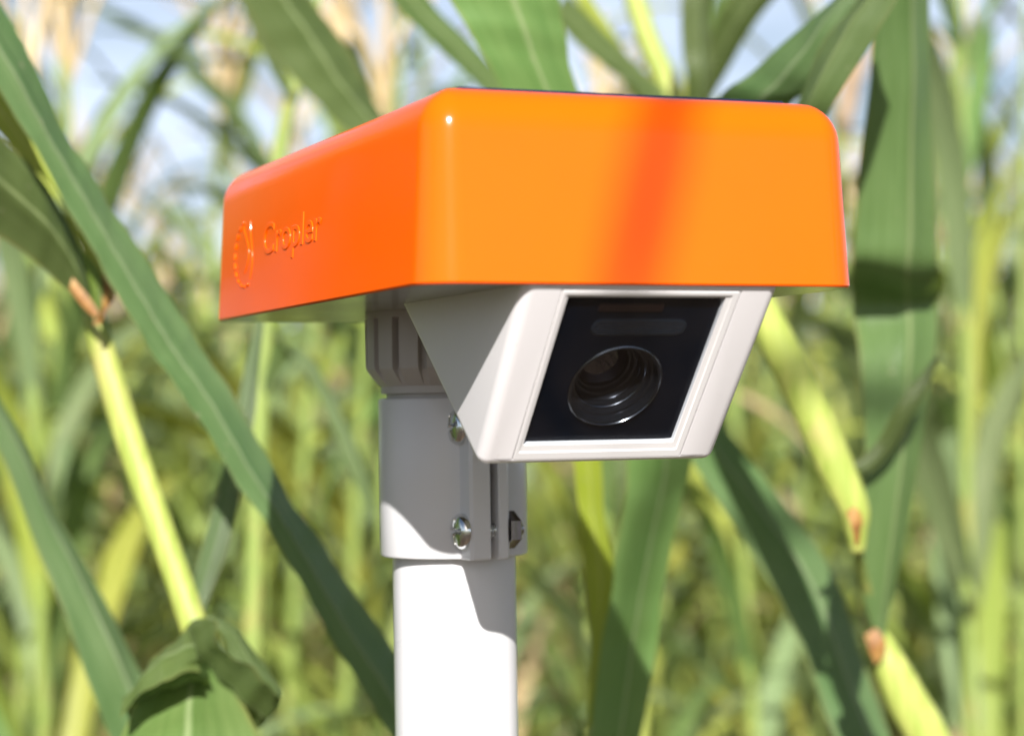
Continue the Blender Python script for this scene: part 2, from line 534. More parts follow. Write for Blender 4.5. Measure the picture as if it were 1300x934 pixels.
def frame_rings(rs):
    """rectangular frame swept through (x0,t0,x1,t1,d) outlines with small rounded corners"""
    bm = bmesh.new()
    rings = []
    for x0, t0, x1, t1, d, r in rs:
        ring = []
        for cx, cy, a0 in ((x1 - r, t1 - r, 0), (x0 + r, t1 - r, 90), (x0 + r, t0 + r, 180), (x1 - r, t0 + r, 270)):
            for i in range(4):
                t = rad(a0 + 30 * i)
                ring.append(S @ fp(cx + r * math.cos(t), cy + r * math.sin(t), d))
        rings.append(ring)
    return bm, rings
bm, rings = frame_rings([(-30.0, 2.4, 33.8, 73.6, -3, .5), (-30.0, 2.4, 33.8, 73.6, -0.1, .5), (-29.8, 2.6, 33.6, 73.4, 0.12, .6), (-28.6, 3.9, 31.6, 70.6, 0.12, .6),
                         (-28.4, 4.1, 31.3, 70.2, -0.25, .6), (-27.5, 5.1, 29.5, 67.5, -0.35, .6), (-27.4, 5.2, 29.4, 67.4, -0.6, .6), (-27.4, 5.2, 29.4, 67.4, -4.0, .6)])
skin_rings(bm, rings)
bm_obj('window_frame', bm, M['frame'], hou, 25)

# black sensor panel with a round hole for the lens
LX, LT, LR = 1.2, 43.5, 16.6
def panel():
    bm = bmesh.new()
    x0, x1, t0, t1 = -27.6, 29.6, 5.0, 67.6
    n = 64
    inner, outer = [], []
    for i in range(n):
        a = 2 * math.pi * i / n
        c, s = math.cos(a), math.sin(a)
        inner.append(bm.verts.new(fp(LX + LR * c, LT + LR * s, -2.2)))
        kx = ((x1 - LX) if c > 0 else (x0 - LX)) / c if abs(c) > 1e-6 else 1e9
        kt = ((t1 - LT) if s > 0 else (t0 - LT)) / s if abs(s) > 1e-6 else 1e9
        q = min(kx, kt)
        outer.append(bm.verts.new(fp(LX + q * c, LT + q * s, -2.2)))
    for i in range(n):
        j = (i + 1) % n
        bm.faces.new((inner[i], inner[j], outer[j], outer[i]))
    bm.transform(S)
    return bm_obj('sensor_panel', bm, M['black'], hou, 0)
panel()
LM = S @ FM @ Matrix.Translation((LX, LT, -2.2))
bm = lathe([(16.5, 0.0), (16.45, 0.3), (16.2, 0.4), (15.7, 0.3), (15.5, -0.6), (15.2, -2.6), (14.2, -2.8), (14.0, -4.6), (13.4, -4.8), (13.2, -6.2), (12.8, -6.3), (12.6, -7.6),
            (12.0, -7.4), (11.7, -7.9), (11.4, -9.6), (10.6, -9.8), (10.2, -11.6), (9.4, -11.8), (9.2, -14.0)], 72, LM)
bm_obj('lens_barrel', bm, M['barrel'], hou, 25)
bm = lathe([(9.5, -13.4)] + [(9.5 * math.cos(rad(q)), -13.4 + 3.4 * math.sin(rad(q))) for q in (15, 30, 45, 60, 75, 86)], 48, LM, cap1=True)
bm_obj('lens', bm, M['lens'], hou, 60)

bm = lathe([(17.1, 0.05), (17.1, 0.5), (16.85, 0.75), (16.55, 0.75), (16.4, 0.5), (16.4, 0.05)], 72, LM)
bm_obj('lens_ring', bm, M['ring'], hou, 25)
bm = lathe([(13.3, -5.0), (13.3, -4.75), (13.05, -4.7), (12.9, -4.9)], 72, LM)
bm_obj('lens_ring', bm, M['ring'], hou, 25)
def slot(name, x0, t0, x1, t1, r, d, mat, rim=0.0):
    bm, rings = frame_rings([(x0, t0, x1, t1, -2.3, r), (x0, t0, x1, t1, d, r), (x0 + .5, t0 + .5, x1 - .5, t1 - .5, d + .15, max(r - .5, .2)), (x0 + 1.2, t0 + 1.2, x1 - 1.2, t1 - 1.2, d - rim, max(r - 1.2, .15))])
    skin_rings(bm, rings, True, False, True)
    return bm_obj(name, bm, mat, hou, 30)
slot('sensor_slot', -15.0, 15.4, 19.8, 22.2, 3.3, -2.05, M['slot'], -0.1)
slot('sensor_strip', -14.6, 9.0, 8.6, 12.0, 0.6, -1.8, M['strip'])
bm, rings = frame_rings([(-27.3, 5.3, 29.3, 67.3, -0.9, .6), (-27.3, 5.3, 29.3, 67.3, -0.55, .6)])
skin_rings(bm, rings, True, True, True)
bm_obj('window_pane', bm, M['pane'], hou, 0)

# ribbed collar under the cover
def collar():
    bm = bmesh.new()
    nr = 18
    offs = [(-10, 0), (-9.9, 0), (-3.0, 0), (-2.6, 1), (2.6, 1), (3.0, 0), (9.9, 0)]
    prof = [(26.6, 62, 0), (26.6, 65.6, 0), (28.7, 65.7, 0), (28.7, 68.6, 0), (29.4, 69.2, 0), (32.6, 72.6, 1.2), (34.6, 75.5, 2.6), (34.9, 77, 3.4), (34.9, 95.2, 3.6), (34.9, 96.0, 0), (34.9, 100.5, 0)]
    rings = []
    for r, z, dep in prof:
        ring = []
        for q in range(nr):
            for o, s in offs[1:]:
                t = rad(q * 20 + o - 90 + 10 - 20.57 + 11)
                rr = r - dep * s
                ring.append(S @ Vector((rr * math.cos(t), rr * math.sin(t), z)))
        rings.append(ring)
    skin_rings(bm, rings, True, False, True)
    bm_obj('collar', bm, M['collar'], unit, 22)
collar()

# split clamp with two ears, screws and a nut
GA = rad(25.0) - A_BOX - math.pi / 2          # direction of the gap in the unit's frame (x right, -y front)
ex = Vector((math.cos(GA), math.sin(GA), 0)); ev = Vector((-math.sin(GA), math.cos(GA), 0))
# which tangential side carries the screw heads: the viewer's left (negative x of the frame)
SGN = 1 if ev.x < 0 else -1
E_HEAD, E_NUT = 10.6, 6.6
def clamp():
    bm = bmesh.new()
    Rr, g, U = 30.0, 1.7, 38.6
    e, e2 = (E_HEAD, E_NUT) if SGN == 1 else (E_NUT, E_HEAD)
    a_e, a_e2 = math.asin(e / Rr), math.asin(e2 / Rr)
    prof = [(25.2, g), (U - .6, g), (U, g + .6), (U, e - 1.2), (U - 1.2, e), (math.sqrt(Rr ** 2 - e ** 2) + 1.2, e)]
    for i in range(1, 60):
        t = a_e + (2 * math.pi - a_e - a_e2) * i / 60
        prof.append((Rr * math.cos(t), Rr * math.sin(t)))
    prof += [(math.sqrt(Rr ** 2 - e2 ** 2) + 1.2, -e2), (U - 1.2, -e2), (U, -e2 + 1.2), (U, -g - .6), (U - .6, -g), (25.2, -g)]
    inner = []
    a_i = math.asin(g / 25.2)
    for i in range(0, 61):
        t = (2 * math.pi - a_i) - (2 * math.pi - 2 * a_i) * i / 60
        inner.append((25.2 * math.cos(t), 25.2 * math.sin(t)))
    ca, sa = math.cos(GA), math.sin(GA)
    def P(u, v, z, k=1.0):
        return S @ Vector((ca * u - sa * v, sa * u + ca * v, z))
    no, ni = len(prof), len(inner)
    def shrink(pr, q):
        out = []
        for i, (u, v) in enumerate(pr):
            L_ = math.hypot(u, v)
            out.append((u - u / L_ * q, v - v / L_ * q))
        return out
    lv = []
    for z, q in ((0, 1.1), (.35, .35), (1.1, 0), (62.7, 0), (63.4, .35), (63.8, 1.1)):
        lv.append([bm.verts.new(P(u, v, z)) for u, v in shrink(prof, q)])
    for a, b in zip(lv[:-1], lv[1:]):
        for i in range(no - 1): bm.faces.new((a[i], a[i + 1], b[i + 1], b[i]))
    il = [[bm.verts.new(P(u, v, z)) for u, v in inner] for z in (0, 63.8)]
    for i in range(ni - 1): bm.faces.new((il[0][i], il[0][i + 1], il[1][i + 1], il[1][i]))
    # rims: outer loop (gap +side .. round .. gap -side) and the inner loop run the other way round
    for o, r in ((lv[0], il[0]), (lv[-1], il[-1])):
        loop = o + r
        es = []
        for i in range(len(loop)):
            a, b = loop[i], loop[(i + 1) % len(loop)]
            ed = bm.edges.get((a, b)) or bm.edges.new((a, b))
            es.append(ed)
        bmesh.ops.triangle_fill(bm, edges=es, use_beauty=True)
    return bm_obj('clamp', bm, M['pipe'], unit, 28)
cl = clamp()
def ear_frame(u, v, z, d):
    """local z points along d (tangential), local x radial"""
    ez_ = ev * d
    m = Matrix((ex, ez_.cross(ex), ez_)).transposed().to_4x4()
    m.translation = ex * u + ev * v + Vector((0, 0, z))
    return S @ m
def screw(z, turn, u=31.4):
    m = ear_frame(u, SGN * 10.6, z, SGN) @ Matrix.Rotation(turn, 4, 'Z')
    bm = bmesh.new()
    R_ = 7.1
    # domed pan head with a cross recess, on a polar grid
    rs = [0.0, .7, 1.3, 2.2, 3.2, 4.2, 5.2, 6.0, 6.7, 7.1]
    n = 48
    def hz(r): return 4.1 - 1.5 * (r / R_) ** 2 - (1.0 * max(0, (r - 5.6) / 1.3) ** 2)
    rings = []
    for r in rs[1:]:
        ring = []
        for i in range(n):
            t = 2 * math.pi * i / n
            x, y = r * math.cos(t), r * math.sin(t)
            z_ = hz(r)
            if r < 4.4 and (abs(x) < .72 or abs(y) < .72): z_ -= 2.0
            ring.append(m @ Vector((x, y, z_)))
        rings.append(ring)
    rings.append([m @ Vector((R_ * math.cos(2 * math.pi * i / n), R_ * math.sin(2 * math.pi * i / n), 0)) for i in range(n)])
    skin_rings(bm, rings, True, True, False)
    o = bm_obj('screw', bm, M['chrome'], cl, 32)
    return o
screw(52.0, 0.35, 29.6)
screw(11.2, 0.05)
NUT_ROT = 30
def nut(z):
    m = ear_frame(33.0, -SGN * E_NUT, z, -SGN)
    bm = bmesh.new()
    def hexr(r, z_): return [m @ Vector((r * math.cos(rad(60 * i + NUT_ROT)), r * math.sin(rad(60 * i + NUT_ROT)), z_)) for i in range(6)]
    skin_rings(bm, [hexr(7.2, 0), hexr(7.4, .4), hexr(7.4, 4.4), hexr(6.5, 5.0)], True, False, True)
    lathe([(3.0, 4.8), (3.0, 7.0), (2.4, 7.6)], 20, m, False, True, bm)
    bm_obj('nut', bm, M['darkened_metal'], cl, 30)
nut(11.2)
nut(52.0)
for z in (11.2, 52.0):
    m = ear_frame(33.0, 0, z, SGN)
    pr = []
    for i in range(13): pr.append((3.1 if i % 2 else 2.6, -3.6 + i * .6))
    bm_obj('bolt', lathe(pr, 20, m), M['chrome'], cl, 20)

# ------------------------------------------------------------------ maize
def leaf_mesh(name, Ls, Rs, n=36, m=8, fold=0.12, rib=0.5, wave=0.02, wfreq=3.0, seed=0):
    """blade between two edge curves given in space; fold raises the midrib towards the near side"""
    rg = random.Random(seed)
    L = spline(Ls, n); R = spline(Rs, n)
    ph = rg.uniform(0, 6.28); ph2 = rg.uniform(0, 6.28)
    verts, uvs = [], []
    acc = 0.0
    prev = None
    for i in range(n + 1):
        a, b = L[i], R[i]
        c = (a + b) * .5
        if prev is not None: acc += (c - prev).length
        prev = c
        t0 = (L[max(i - 1, 0)] + R[max(i - 1, 0)]) * .5
        t1 = (L[min(i + 1, n)] + R[min(i + 1, n)]) * .5
        tn = (t1 - t0)
        wd = b - a
        nr = wd.cross(tn)
        nr = nr.normalized() if nr.length > 1e-9 else Vector((0, -1, 0))
        if nr.y > 0: nr = -nr
        W = wd.length
        for j in range(m + 1):
            s = j / m
            # keep a column exactly on the midrib
            q = s * 2 * rib if s < .5 else rib + (s - .5) * 2 * (1 - rib)
            p = a.lerp(b, q)
            e = abs(2 * s - 1)
            h = -fold * W * (1 - e) ** 1.25 + fold * W * .5
            h += wave * W * (e ** 2) * math.sin(wfreq * 6.28 * i / n + ph + (1.7 if s > .5 else 0)) 
            h += wave * .5 * W * math.sin(wfreq * 2.3 * 6.28 * i / n + ph2 + 2.5 * s)
            verts.append(p - nr * h)
            uvs.append((s, acc))
    faces = []
    for i in range(n):
        for j in range(m):
            k0 = i * (m + 1) + j
            faces.append((k0, k0 + 1, k0 + m + 2, k0 + m + 1))
    me = bpy.data.meshes.new(name)
    me.from_pydata(verts, [], faces)
    ul = me.uv_layers.new(name='UVMap')
    for lp in me.loops: ul.data[lp.index].uv = uvs[lp.vertex_index]
    for p in me.polygons: p.use_smooth = True
    return me

def tube_mesh(name, pts, radii, n=10, steps=24, flat=1.0, node_at=()):
    P = spline(pts, steps)
    Rr = [Vector((r, 0, 0)) for r in radii]
    Rr = [v.x for v in spline(Rr, steps)]
    bm = bmesh.new()
    rings = []
    for i, p in enumerate(P):
        t = (P[min(i + 1, steps)] - P[max(i - 1, 0)]).normalized()
        x = t.cross(Vector((0, 1, 0))).normalized()
        y = x.cross(t)
        r = Rr[i]
        for q in node_at:
            r *= 1 + .16 * math.exp(-((i / steps - q) * steps / .8) ** 2)
        rings.append([p + x * (r * math.cos(6.2832 * k_ / n)) + y * (r * flat * math.sin(6.2832 * k_ / n)) for k_ in range(n)])
    skin_rings(bm, rings, True, True, True)
    bmesh.ops.recalc_face_normals(bm, faces=bm.faces)
    me = bpy.data.meshes.new(name)
    bm.to_mesh(me); bm.free()
    for p in me.polygons: p.use_smooth = True
    return me

SHIFT = {}
def blade(plant, st, mat='leaf', name='leaf', label=None, **kw):
    """a near blade from stations (xl, yl, dl, xr, yr, dr): where its two edges stand"""
    org = plant.location
    q = SHIFT.get(plant.name, 0)
    Ls = [at(s[0], s[1], s[2] + q) - org for s in st]
    Rs = [at(s[3], s[4], s[5] + q) - org for s in st]
    o = link(name, leaf_mesh(name, Ls, Rs, **kw), M[mat], plant)
    if label: o['label'] = label
    return o

def stem(plant, st, mat='stalk', name='stalk', ground=None, flat=0.85, label=None, node_at=()):
    """stalk through (px, py, depth, width px)"""
    pts, rd = [], []
    for px, py, d, wpx in st:
        d += SHIFT.get(plant.name, 0)
        p = at(px, py, d)
        pts.append(p - plant.location)
        rd.append(wpx / FPX * (d / 1000.0 - CAM.y) / 2)
    if ground is not None:
        p0 = pts[-1] + plant.location
        g = Vector((ground[0], ground[1], -0.03))
        for q in (.35, .7, 1.0):
            pp = p0.lerp(g, q)
            pts.append(pp - plant.location); rd.append(max(rd[-1], .011))
    o = link(name, tube_mesh(name, pts, rd, n=14, steps=40, flat=flat, node_at=node_at), M[mat], plant)
    if label: o['label'] = label
    return o

# --- plant right behind the pole: the long blade from the upper left, and the one that passes behind the housing
p1 = empty('maize_plant', (0.06, 0.42, 0))
tag(p1, 'maize plant behind the white pole, its long grey-green leaf slanting down from the upper left', 'maize plant')
dA = lambda y: 150 + max(0, y) * 0.135
sA = [(-75, -20, -45, -75), (0, 107, 28, 42), (50, 190, 77, 150), (100, 280, 115, 210), (140, 350, 158, 280), (185, 430, 212, 362), (210, 467, 250, 425),
      (250, 522, 290, 485), (300, 607, 336, 565), (340, 662, 370, 630), (375, 722, 412, 688), (425, 812, 462, 765), (475, 892, 505, 825), (520, 965, 548, 905), (590, 1080, 622, 1050), (672, 1225, 690, 1205)]
blade(p1, [(a, b, dA(b), c, d, dA(d) + 22) for a, b, c, d in sA], 'leaf_grey', n=70, m=10, fold=.16, rib=.32, wave=.03, wfreq=11, seed=3,
      label='long grey-green leaf running from the upper left down behind the pole')
dB = [(742, 985, 355, 800, 985, 360), (751, 934, 352, 817, 928, 360), (756, 843, 350, 833, 835, 362), (764, 790, 347, 842, 775, 360), (778, 720, 343, 853, 705, 358), (791, 648, 338, 868, 640, 354),
      (797, 586, 332, 880, 585, 350), (775, 470, 312, 875, 470, 335), (715, 280, 280, 815, 275, 305), (640, 115, 252, 735, 115, 272), (602, 50, 242, 722, 50, 260), (574, 0, 236, 712, 0, 252), (520, -90, 226, 680, -110, 244)]
blade(p1, dB, 'leaf_fresh', n=60, m=10, fold=.10, rib=.55, wave=.02, wfreq=5, seed=5, label='broad green leaf rising behind the housing and out above the cover')
blade(p1, [(744, 925, 312, 750, 922, 312), (751, 823, 310, 764, 815, 314), (743, 738, 308, 780, 728, 314), (735, 648, 304, 768, 652, 312), (729, 586, 300, 764, 586, 310), (716, 480, 296, 752, 480, 306), (700, 330, 290, 730, 330, 300)],
      'leaf_lime', n=30, fold=.06, wave=.02, seed=9, label='narrow yellow-green leaf hanging below the housing')
stem(p1, [(772, 965, 405, 46), (745, 1120, 410, 52), (715, 1280, 412, 56)], 'stalk', ground=(0.06, 0.42))

# --- plant at the left: leaning yellow sheath, leaf collar and blades
p2 = empty('maize_plant', (-0.06, 0.31, 0))
SHIFT[p2.name] = -172
tag(p2, 'maize plant at the left with leaning yellow-green stalk and rusty leaf collar', 'maize plant')
stem(p2, [(116, 385, 430, 26), (132, 450, 430, 34), (160, 545, 428, 37), (196, 650, 424, 36), (232, 752, 420, 36), (275, 880, 415, 40), (320, 1010, 425, 44), (390, 1300, 440, 50)], 'stalk_yellow', ground=(-0.06, 0.31), flat=.7)
blade(p2, [(-110, 70, 330, -110, 225, 350), (0, 172, 370, 0, 300, 385), (50, 222, 385, 50, 336, 398), (85, 277, 398, 80, 364, 408), (106, 330, 408, 104, 392, 416), (112, 378, 415, 120, 402, 420)], 'leaf', n=26, fold=.2, rib=.45, wave=.02, seed=11,
      label='broad dark green leaf reaching out of the frame at the left')
blade(p2, [(-60, 35, 400, -60, 105, 405), (0, 110, 408, 0, 170, 412), (32, 165, 414, 35, 208, 418), (62, 228, 420, 66, 240, 422), (100, 290, 424, 92, 296, 426), (138, 348, 430, 132, 356, 430)], 'leaf_yellow', n=24, fold=.06, wave=.01, seed=12,
      label='bright yellow leaf edge lit by the sun')
blade(p2, [(104, 318, 404, 116, 330, 404), (112, 350, 402, 130, 352, 404), (118, 380, 402, 130, 384, 404), (122, 404, 404, 126, 404, 404)], 'leaf_bright', n=10, m=4, name='leaf_collar', seed=13)
blade(p2, [(128, 348, 406, 146, 352, 410), (130, 368, 404, 146, 376, 408), (126, 392, 404, 134, 396, 406), (118, 412, 404, 128, 412, 405)], 'rust', n=10, m=4, name='leaf_collar', seed=14, wave=.05)
blade(p2, [(88, 366, 402, 92, 352, 402), (104, 388, 402, 112, 376, 402), (122, 405, 402, 126, 396, 402)], 'rust', n=8, m=4, name='leaf_collar', seed=15, wave=.05)
blade(p2, [(244, 792, 470, 256, 790, 470), (245, 747, 474, 268, 752, 478), (260, 682, 480, 290, 695, 486), (280, 607, 488, 308, 618, 494), (298, 525, 496, 323, 535, 502), (311, 467, 502, 330, 467, 508), (330, 390, 512, 338, 392, 514)], 'leaf_grey', n=26, fold=.12, seed=16)
SHIFT[p2.name] = -158
blade(p2, [(236, 796, 376, 268, 792, 380), (205, 840, 352, 290, 836, 366), (180, 880, 335, 306, 872, 354), (160, 915, 322, 320, 905, 344), (140, 960, 306, 335, 950, 330), (115, 1050, 285, 335, 1050, 305), (110, 1140, 300, 320, 1150, 315)], 'leaf_fresh', n=40, m=12, fold=.12, rib=.48, wave=.03, wfreq=1.3, seed=17,
      label='crumpled leaf folded over at the bottom left')
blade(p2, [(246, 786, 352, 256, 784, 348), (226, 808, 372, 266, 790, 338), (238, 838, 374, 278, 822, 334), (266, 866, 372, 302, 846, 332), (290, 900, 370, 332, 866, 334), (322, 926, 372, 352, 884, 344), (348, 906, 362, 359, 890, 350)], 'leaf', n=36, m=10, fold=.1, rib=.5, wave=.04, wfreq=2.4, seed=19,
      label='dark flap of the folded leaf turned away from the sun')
blade(p2, [(262, 784, 356, 270, 780, 360), (282, 806, 350, 306, 800, 366), (300, 846, 344, 336, 840, 366), (334, 866, 342, 357, 868, 362), (356, 886, 350, 360, 884, 352)], 'leaf_fresh', n=20, m=8, fold=.08, wave=.03, seed=20)
blade(p2, [(268, 872, 352, 262, 836, 318), (226, 882, 350, 220, 848, 318), (190, 895, 348, 186, 864, 320), (162, 908, 340, 158, 888, 322)], 'leaf', n=20, m=8, fold=.08, wave=.05, wfreq=1.5, seed=47)
blade(p2, [(255, 848, 316, 238, 796, 352), (216, 856, 308, 212, 814, 340), (186, 872, 304, 190, 838, 330), (150, 908, 300, 166, 872, 322)], 'leaf_fresh', n=20, m=8, fold=.10, wave=.03, wfreq=1.5, seed=48)
SHIFT[p2.name] = -150
blade(p2, [(-90, 420, 500, -60, 400, 510), (-40, 505, 505, -12, 485, 515), (2, 574, 508, 30, 552, 520), (45, 682, 512, 68, 640, 526), (80, 767, 514, 104, 700, 530), (120, 877, 516, 150, 785, 532), (145, 940, 518, 190, 868, 534), (180, 1030, 518, 235, 960, 530), (240, 1150, 500, 275, 1100, 510), (330, 1290, 450, 345, 1270, 455)], 'leaf_grey', n=44, fold=.2, rib=.6, wave=.02, seed=18,
      label='long leaf crossing the lower left corner')

# --- plants at the top, behind the cover
p3 = empty('maize_plant', (-0.02, 0.66, 0))
tag(p3, 'maize plant behind the rear of the orange cover with dark leaves at the top left', 'maize plant')
blade(p3, [(235, -110, 520, 330, -120, 548), (310, 0, 540, 402, 0, 572), (345, 55, 550, 440, 50, 582), (385, 108, 560, 466, 100, 590), (432, 152, 570, 484, 136, 598), (500, 215, 585, 520, 200, 600), (600, 330, 620, 606, 325, 622)], 'leaf', n=30, fold=.16, wave=.02, seed=21, label='dark green leaf above the left end of the cover')
blade(p3, [(440, -80, 540, 490, -90, 548), (496, 0, 556, 546, 0, 566), (558, 62, 568, 596, 52, 576), (610, 112, 580, 642, 108, 586), (655, 170, 590, 670, 165, 594), (690, 300, 610, 694, 300, 612)], 'leaf', n=26, fold=.1, seed=22)
stem(p3, [(640, 240, 640, 20), (648, 420, 645, 26), (640, 700, 650, 30), (620, 1000, 655, 36)], 'stalk', ground=(-0.02, 0.66))
p3b = empty('maize_plant', (-0.2, 0.85, 0))
tag(p3b, 'slender maize plant with thin pale stalk beyond the rear left end of the cover', 'maize plant')
stem(p3b, [(412, -50, 850, 12), (398, 20, 850, 13), (384, 80, 850, 17), (368, 130, 850, 20), (356, 190, 850, 20), (346, 280, 850, 22), (330, 520, 850, 24), (318, 900, 850, 26)], 'stalk', ground=(-0.2, 0.85), node_at=(.14,))
blade(p3b, [(366, 132, 845, 376, 128, 845), (330, 60, 830, 352, 55, 838), (292, -30, 820, 330, -40, 830), (260, -120, 820, 300, -130, 828)], 'leaf', n=18, seed=24)
blade(p3b, [(330, 500, 845, 340, 500, 845), (352, 430, 830, 385, 445, 838), (395, 480, 815, 425, 500, 822), (430, 560, 805, 470, 600, 812), (470, 660, 800, 478, 662, 800)], 'leaf', n=24, fold=.15, seed=25)
p3c = empty('maize_plant', (0.14, 0.82, 0))
tag(p3c, 'yellowing maize plant rising above the middle of the orange cover', 'maize plant')
stem(p3c, [(790, -60, 820, 26), (806, 0, 820, 28), (826, 60, 820, 30), (850, 118, 820, 32), (866, 220, 820, 32), (842, 500, 820, 34), (806, 900, 820, 36)], 'stalk_yellow', ground=(0.14, 0.82))
blade(p3c, [(690, -70, 780, 712, -75, 782), (728, -5, 790, 748, -8, 792), (760, 50, 800, 780, 42, 802), (796, 112, 808, 815, 106, 812), (850, 200, 818, 862, 196, 820)], 'leaf_yellow', n=20, seed=27)
blade(p3c, [(872, -70, 700, 912, -70, 715), (866, 0, 700, 906, 0, 716), (868, 60, 704, 905, 60, 720), (872, 118, 710, 906, 118, 724), (868, 240, 760, 890, 240, 770), (872, 330, 815, 880, 330, 816)], 'leaf', n=24, seed=28)
blade(p3c, [(985, -70, 740, 1010, -30, 752), (930, -5, 752, 960, 30, 764), (905, 40, 770, 930, 80, 780), (880, 130, 800, 895, 150, 806), (872, 260, 818, 878, 262, 818)], 'leaf', n=24, seed=29)
blade(p3c, [(700, 20, 770, 720, -10, 776), (740, 60, 780, 790, 60, 800), (790, 100, 795, 850, 120, 812), (850, 160, 812, 870, 172, 818)], 'leaf', n=20, seed=30)

# --- right: sharp blades above the corner of the cover, with the bright yellow stalk
p5 = empty('maize_plant', (0.31, 0.47, 0))
tag(p5, 'maize plant with bright yellow stalk right of the lens housing', 'maize plant')
SHIFT[p5.name] = -92
stem(p5, [(880, 190, 410, 20), (920, 290, 420, 34), (975, 410, 424, 46), (1020, 500, 428, 50), (1062, 595, 430, 48), (1084, 645, 430, 40), (1087, 672, 432, 30), (1089, 700, 434, 18)], 'stalk_yellow', flat=.7, label='bright yellow stalk with a brown node')
stem(p5, [(1088, 690, 434, 14), (1098, 745, 470, 16), (1120, 820, 500, 20), (1145, 950, 510, 26), (1165, 1200, 520, 30)], 'stalk', ground=(0.31, 0.47))
blade(p5, [(1074, 650, 324, 1084, 642, 322), (1081, 666, 322, 1095, 654, 324), (1084, 680, 324, 1094, 672, 326), (1086, 694, 328, 1090, 692, 328)], 'rust', n=10, m=4, name='leaf_collar', wave=.05, seed=31)
SHIFT[p5.name] = 0
blade(p5, [(870, 210, 332, 890, 215, 330), (880, 170, 320, 960, 205, 300), (914, 123, 272, 1000, 138, 250), (950, 92, 255, 1027, 112, 232), (1000, 45, 240, 1056, 68, 215), (1048, 2, 226, 1082, 8, 205), (1090, -45, 216, 1125, -30, 200), (1160, -130, 210, 1190, -110, 200)], 'leaf_grey', n=40, m=10, fold=.16, rib=.55, wave=.02, seed=32,
      label='pale folded leaf rising behind the cover corner')
blade(p5, [(900, 330, 332, 915, 335, 330), (985, 195, 232, 1012, 205, 225), (1008, 128, 206, 1048, 140, 178), (1026, 84, 200, 1088, 78, 168), (1046, 44, 198, 1112, 36, 164), (1073, 14, 196, 1132, -4, 164), (1100, -40, 196, 1166, -60, 168), (1150, -130, 200, 1200, -150, 180)], 'leaf', n=40, m=10, fold=.12, rib=.5, wave=.02, wfreq=2, seed=33,
      label='dark blue-green leaf above the right corner of the cover')

# --- far right: the tall hanging blade and its stalk
p4 = empty('maize_plant', (0.36, 0.40, 0))
tag(p4, 'maize plant with tall dark hanging blade at the far right, pale yellow stalk below', 'maize plant')
blade(p4, [(1118, -110, 300, 1178, -110, 330), (1114, -10, 310, 1183, -10, 345), (1110, 70, 318, 1186, 70, 356), (1102, 160, 326, 1189, 160, 366), (1090, 280, 336, 1192, 280, 376), (1085, 335, 342, 1194, 340, 382), (1083, 368, 392, 1195, 378, 425), (1088, 400, 398, 1194, 402, 428), (1095, 460, 386, 1189, 460, 418), (1100, 560, 376, 1173, 560, 410),
              (1093, 660, 370, 1161, 650, 402), (1096, 745, 374, 1141, 735, 396), (1111, 806, 382, 1123, 808, 386)], 'leaf', n=60, m=10, fold=.07, rib=.6, wave=.015, seed=41, label='tall dark green leaf hanging beside the cover, creased halfway')
stem(p4, [(1112, 800, 392, 22), (1128, 840, 392, 44), (1152, 890, 392, 54), (1182, 945, 392, 56), (1225, 1060, 395, 56), (1270, 1300, 400, 56)], 'stalk_yellow', ground=(0.36, 0.40), flat=.7)
blade(p4, [(1098, 806, 376, 1112, 796, 376), (1104, 826, 374, 1124, 812, 374), (1112, 842, 376, 1126, 830, 378)], 'rust', n=8, m=4, name='leaf_collar', seed=42, wave=.05)
blade(p4, [(820, 480, 470, 850, 450, 476), (884, 592, 480, 926, 548, 492), (930, 665, 484, 986, 622, 498), (985, 748, 486, 1052, 712, 506), (1022, 832, 486, 1085, 795, 508), (1060, 930, 482, 1128, 920, 504), (1110, 1040, 470, 1170, 1020, 490), (1230, 1200, 420, 1250, 1190, 424)], 'leaf_grey', n=40, fold=.08, rib=.55, wave=.02, seed=43,
      label='broad grey-green leaf slanting below the right edge of the housing')
blade(p4, [(1060, 500, 330, 1075, 520, 330), (1085, 590, 350, 1104, 600, 356), (1115, 560, 352, 1130, 578, 360), (1140, 515, 345, 1156, 532, 352), (1165, 482, 345, 1178, 494, 350), (1188, 452, 350, 1192, 456, 352)][1:], 'leaf', n=20, fold=.08, seed=45)

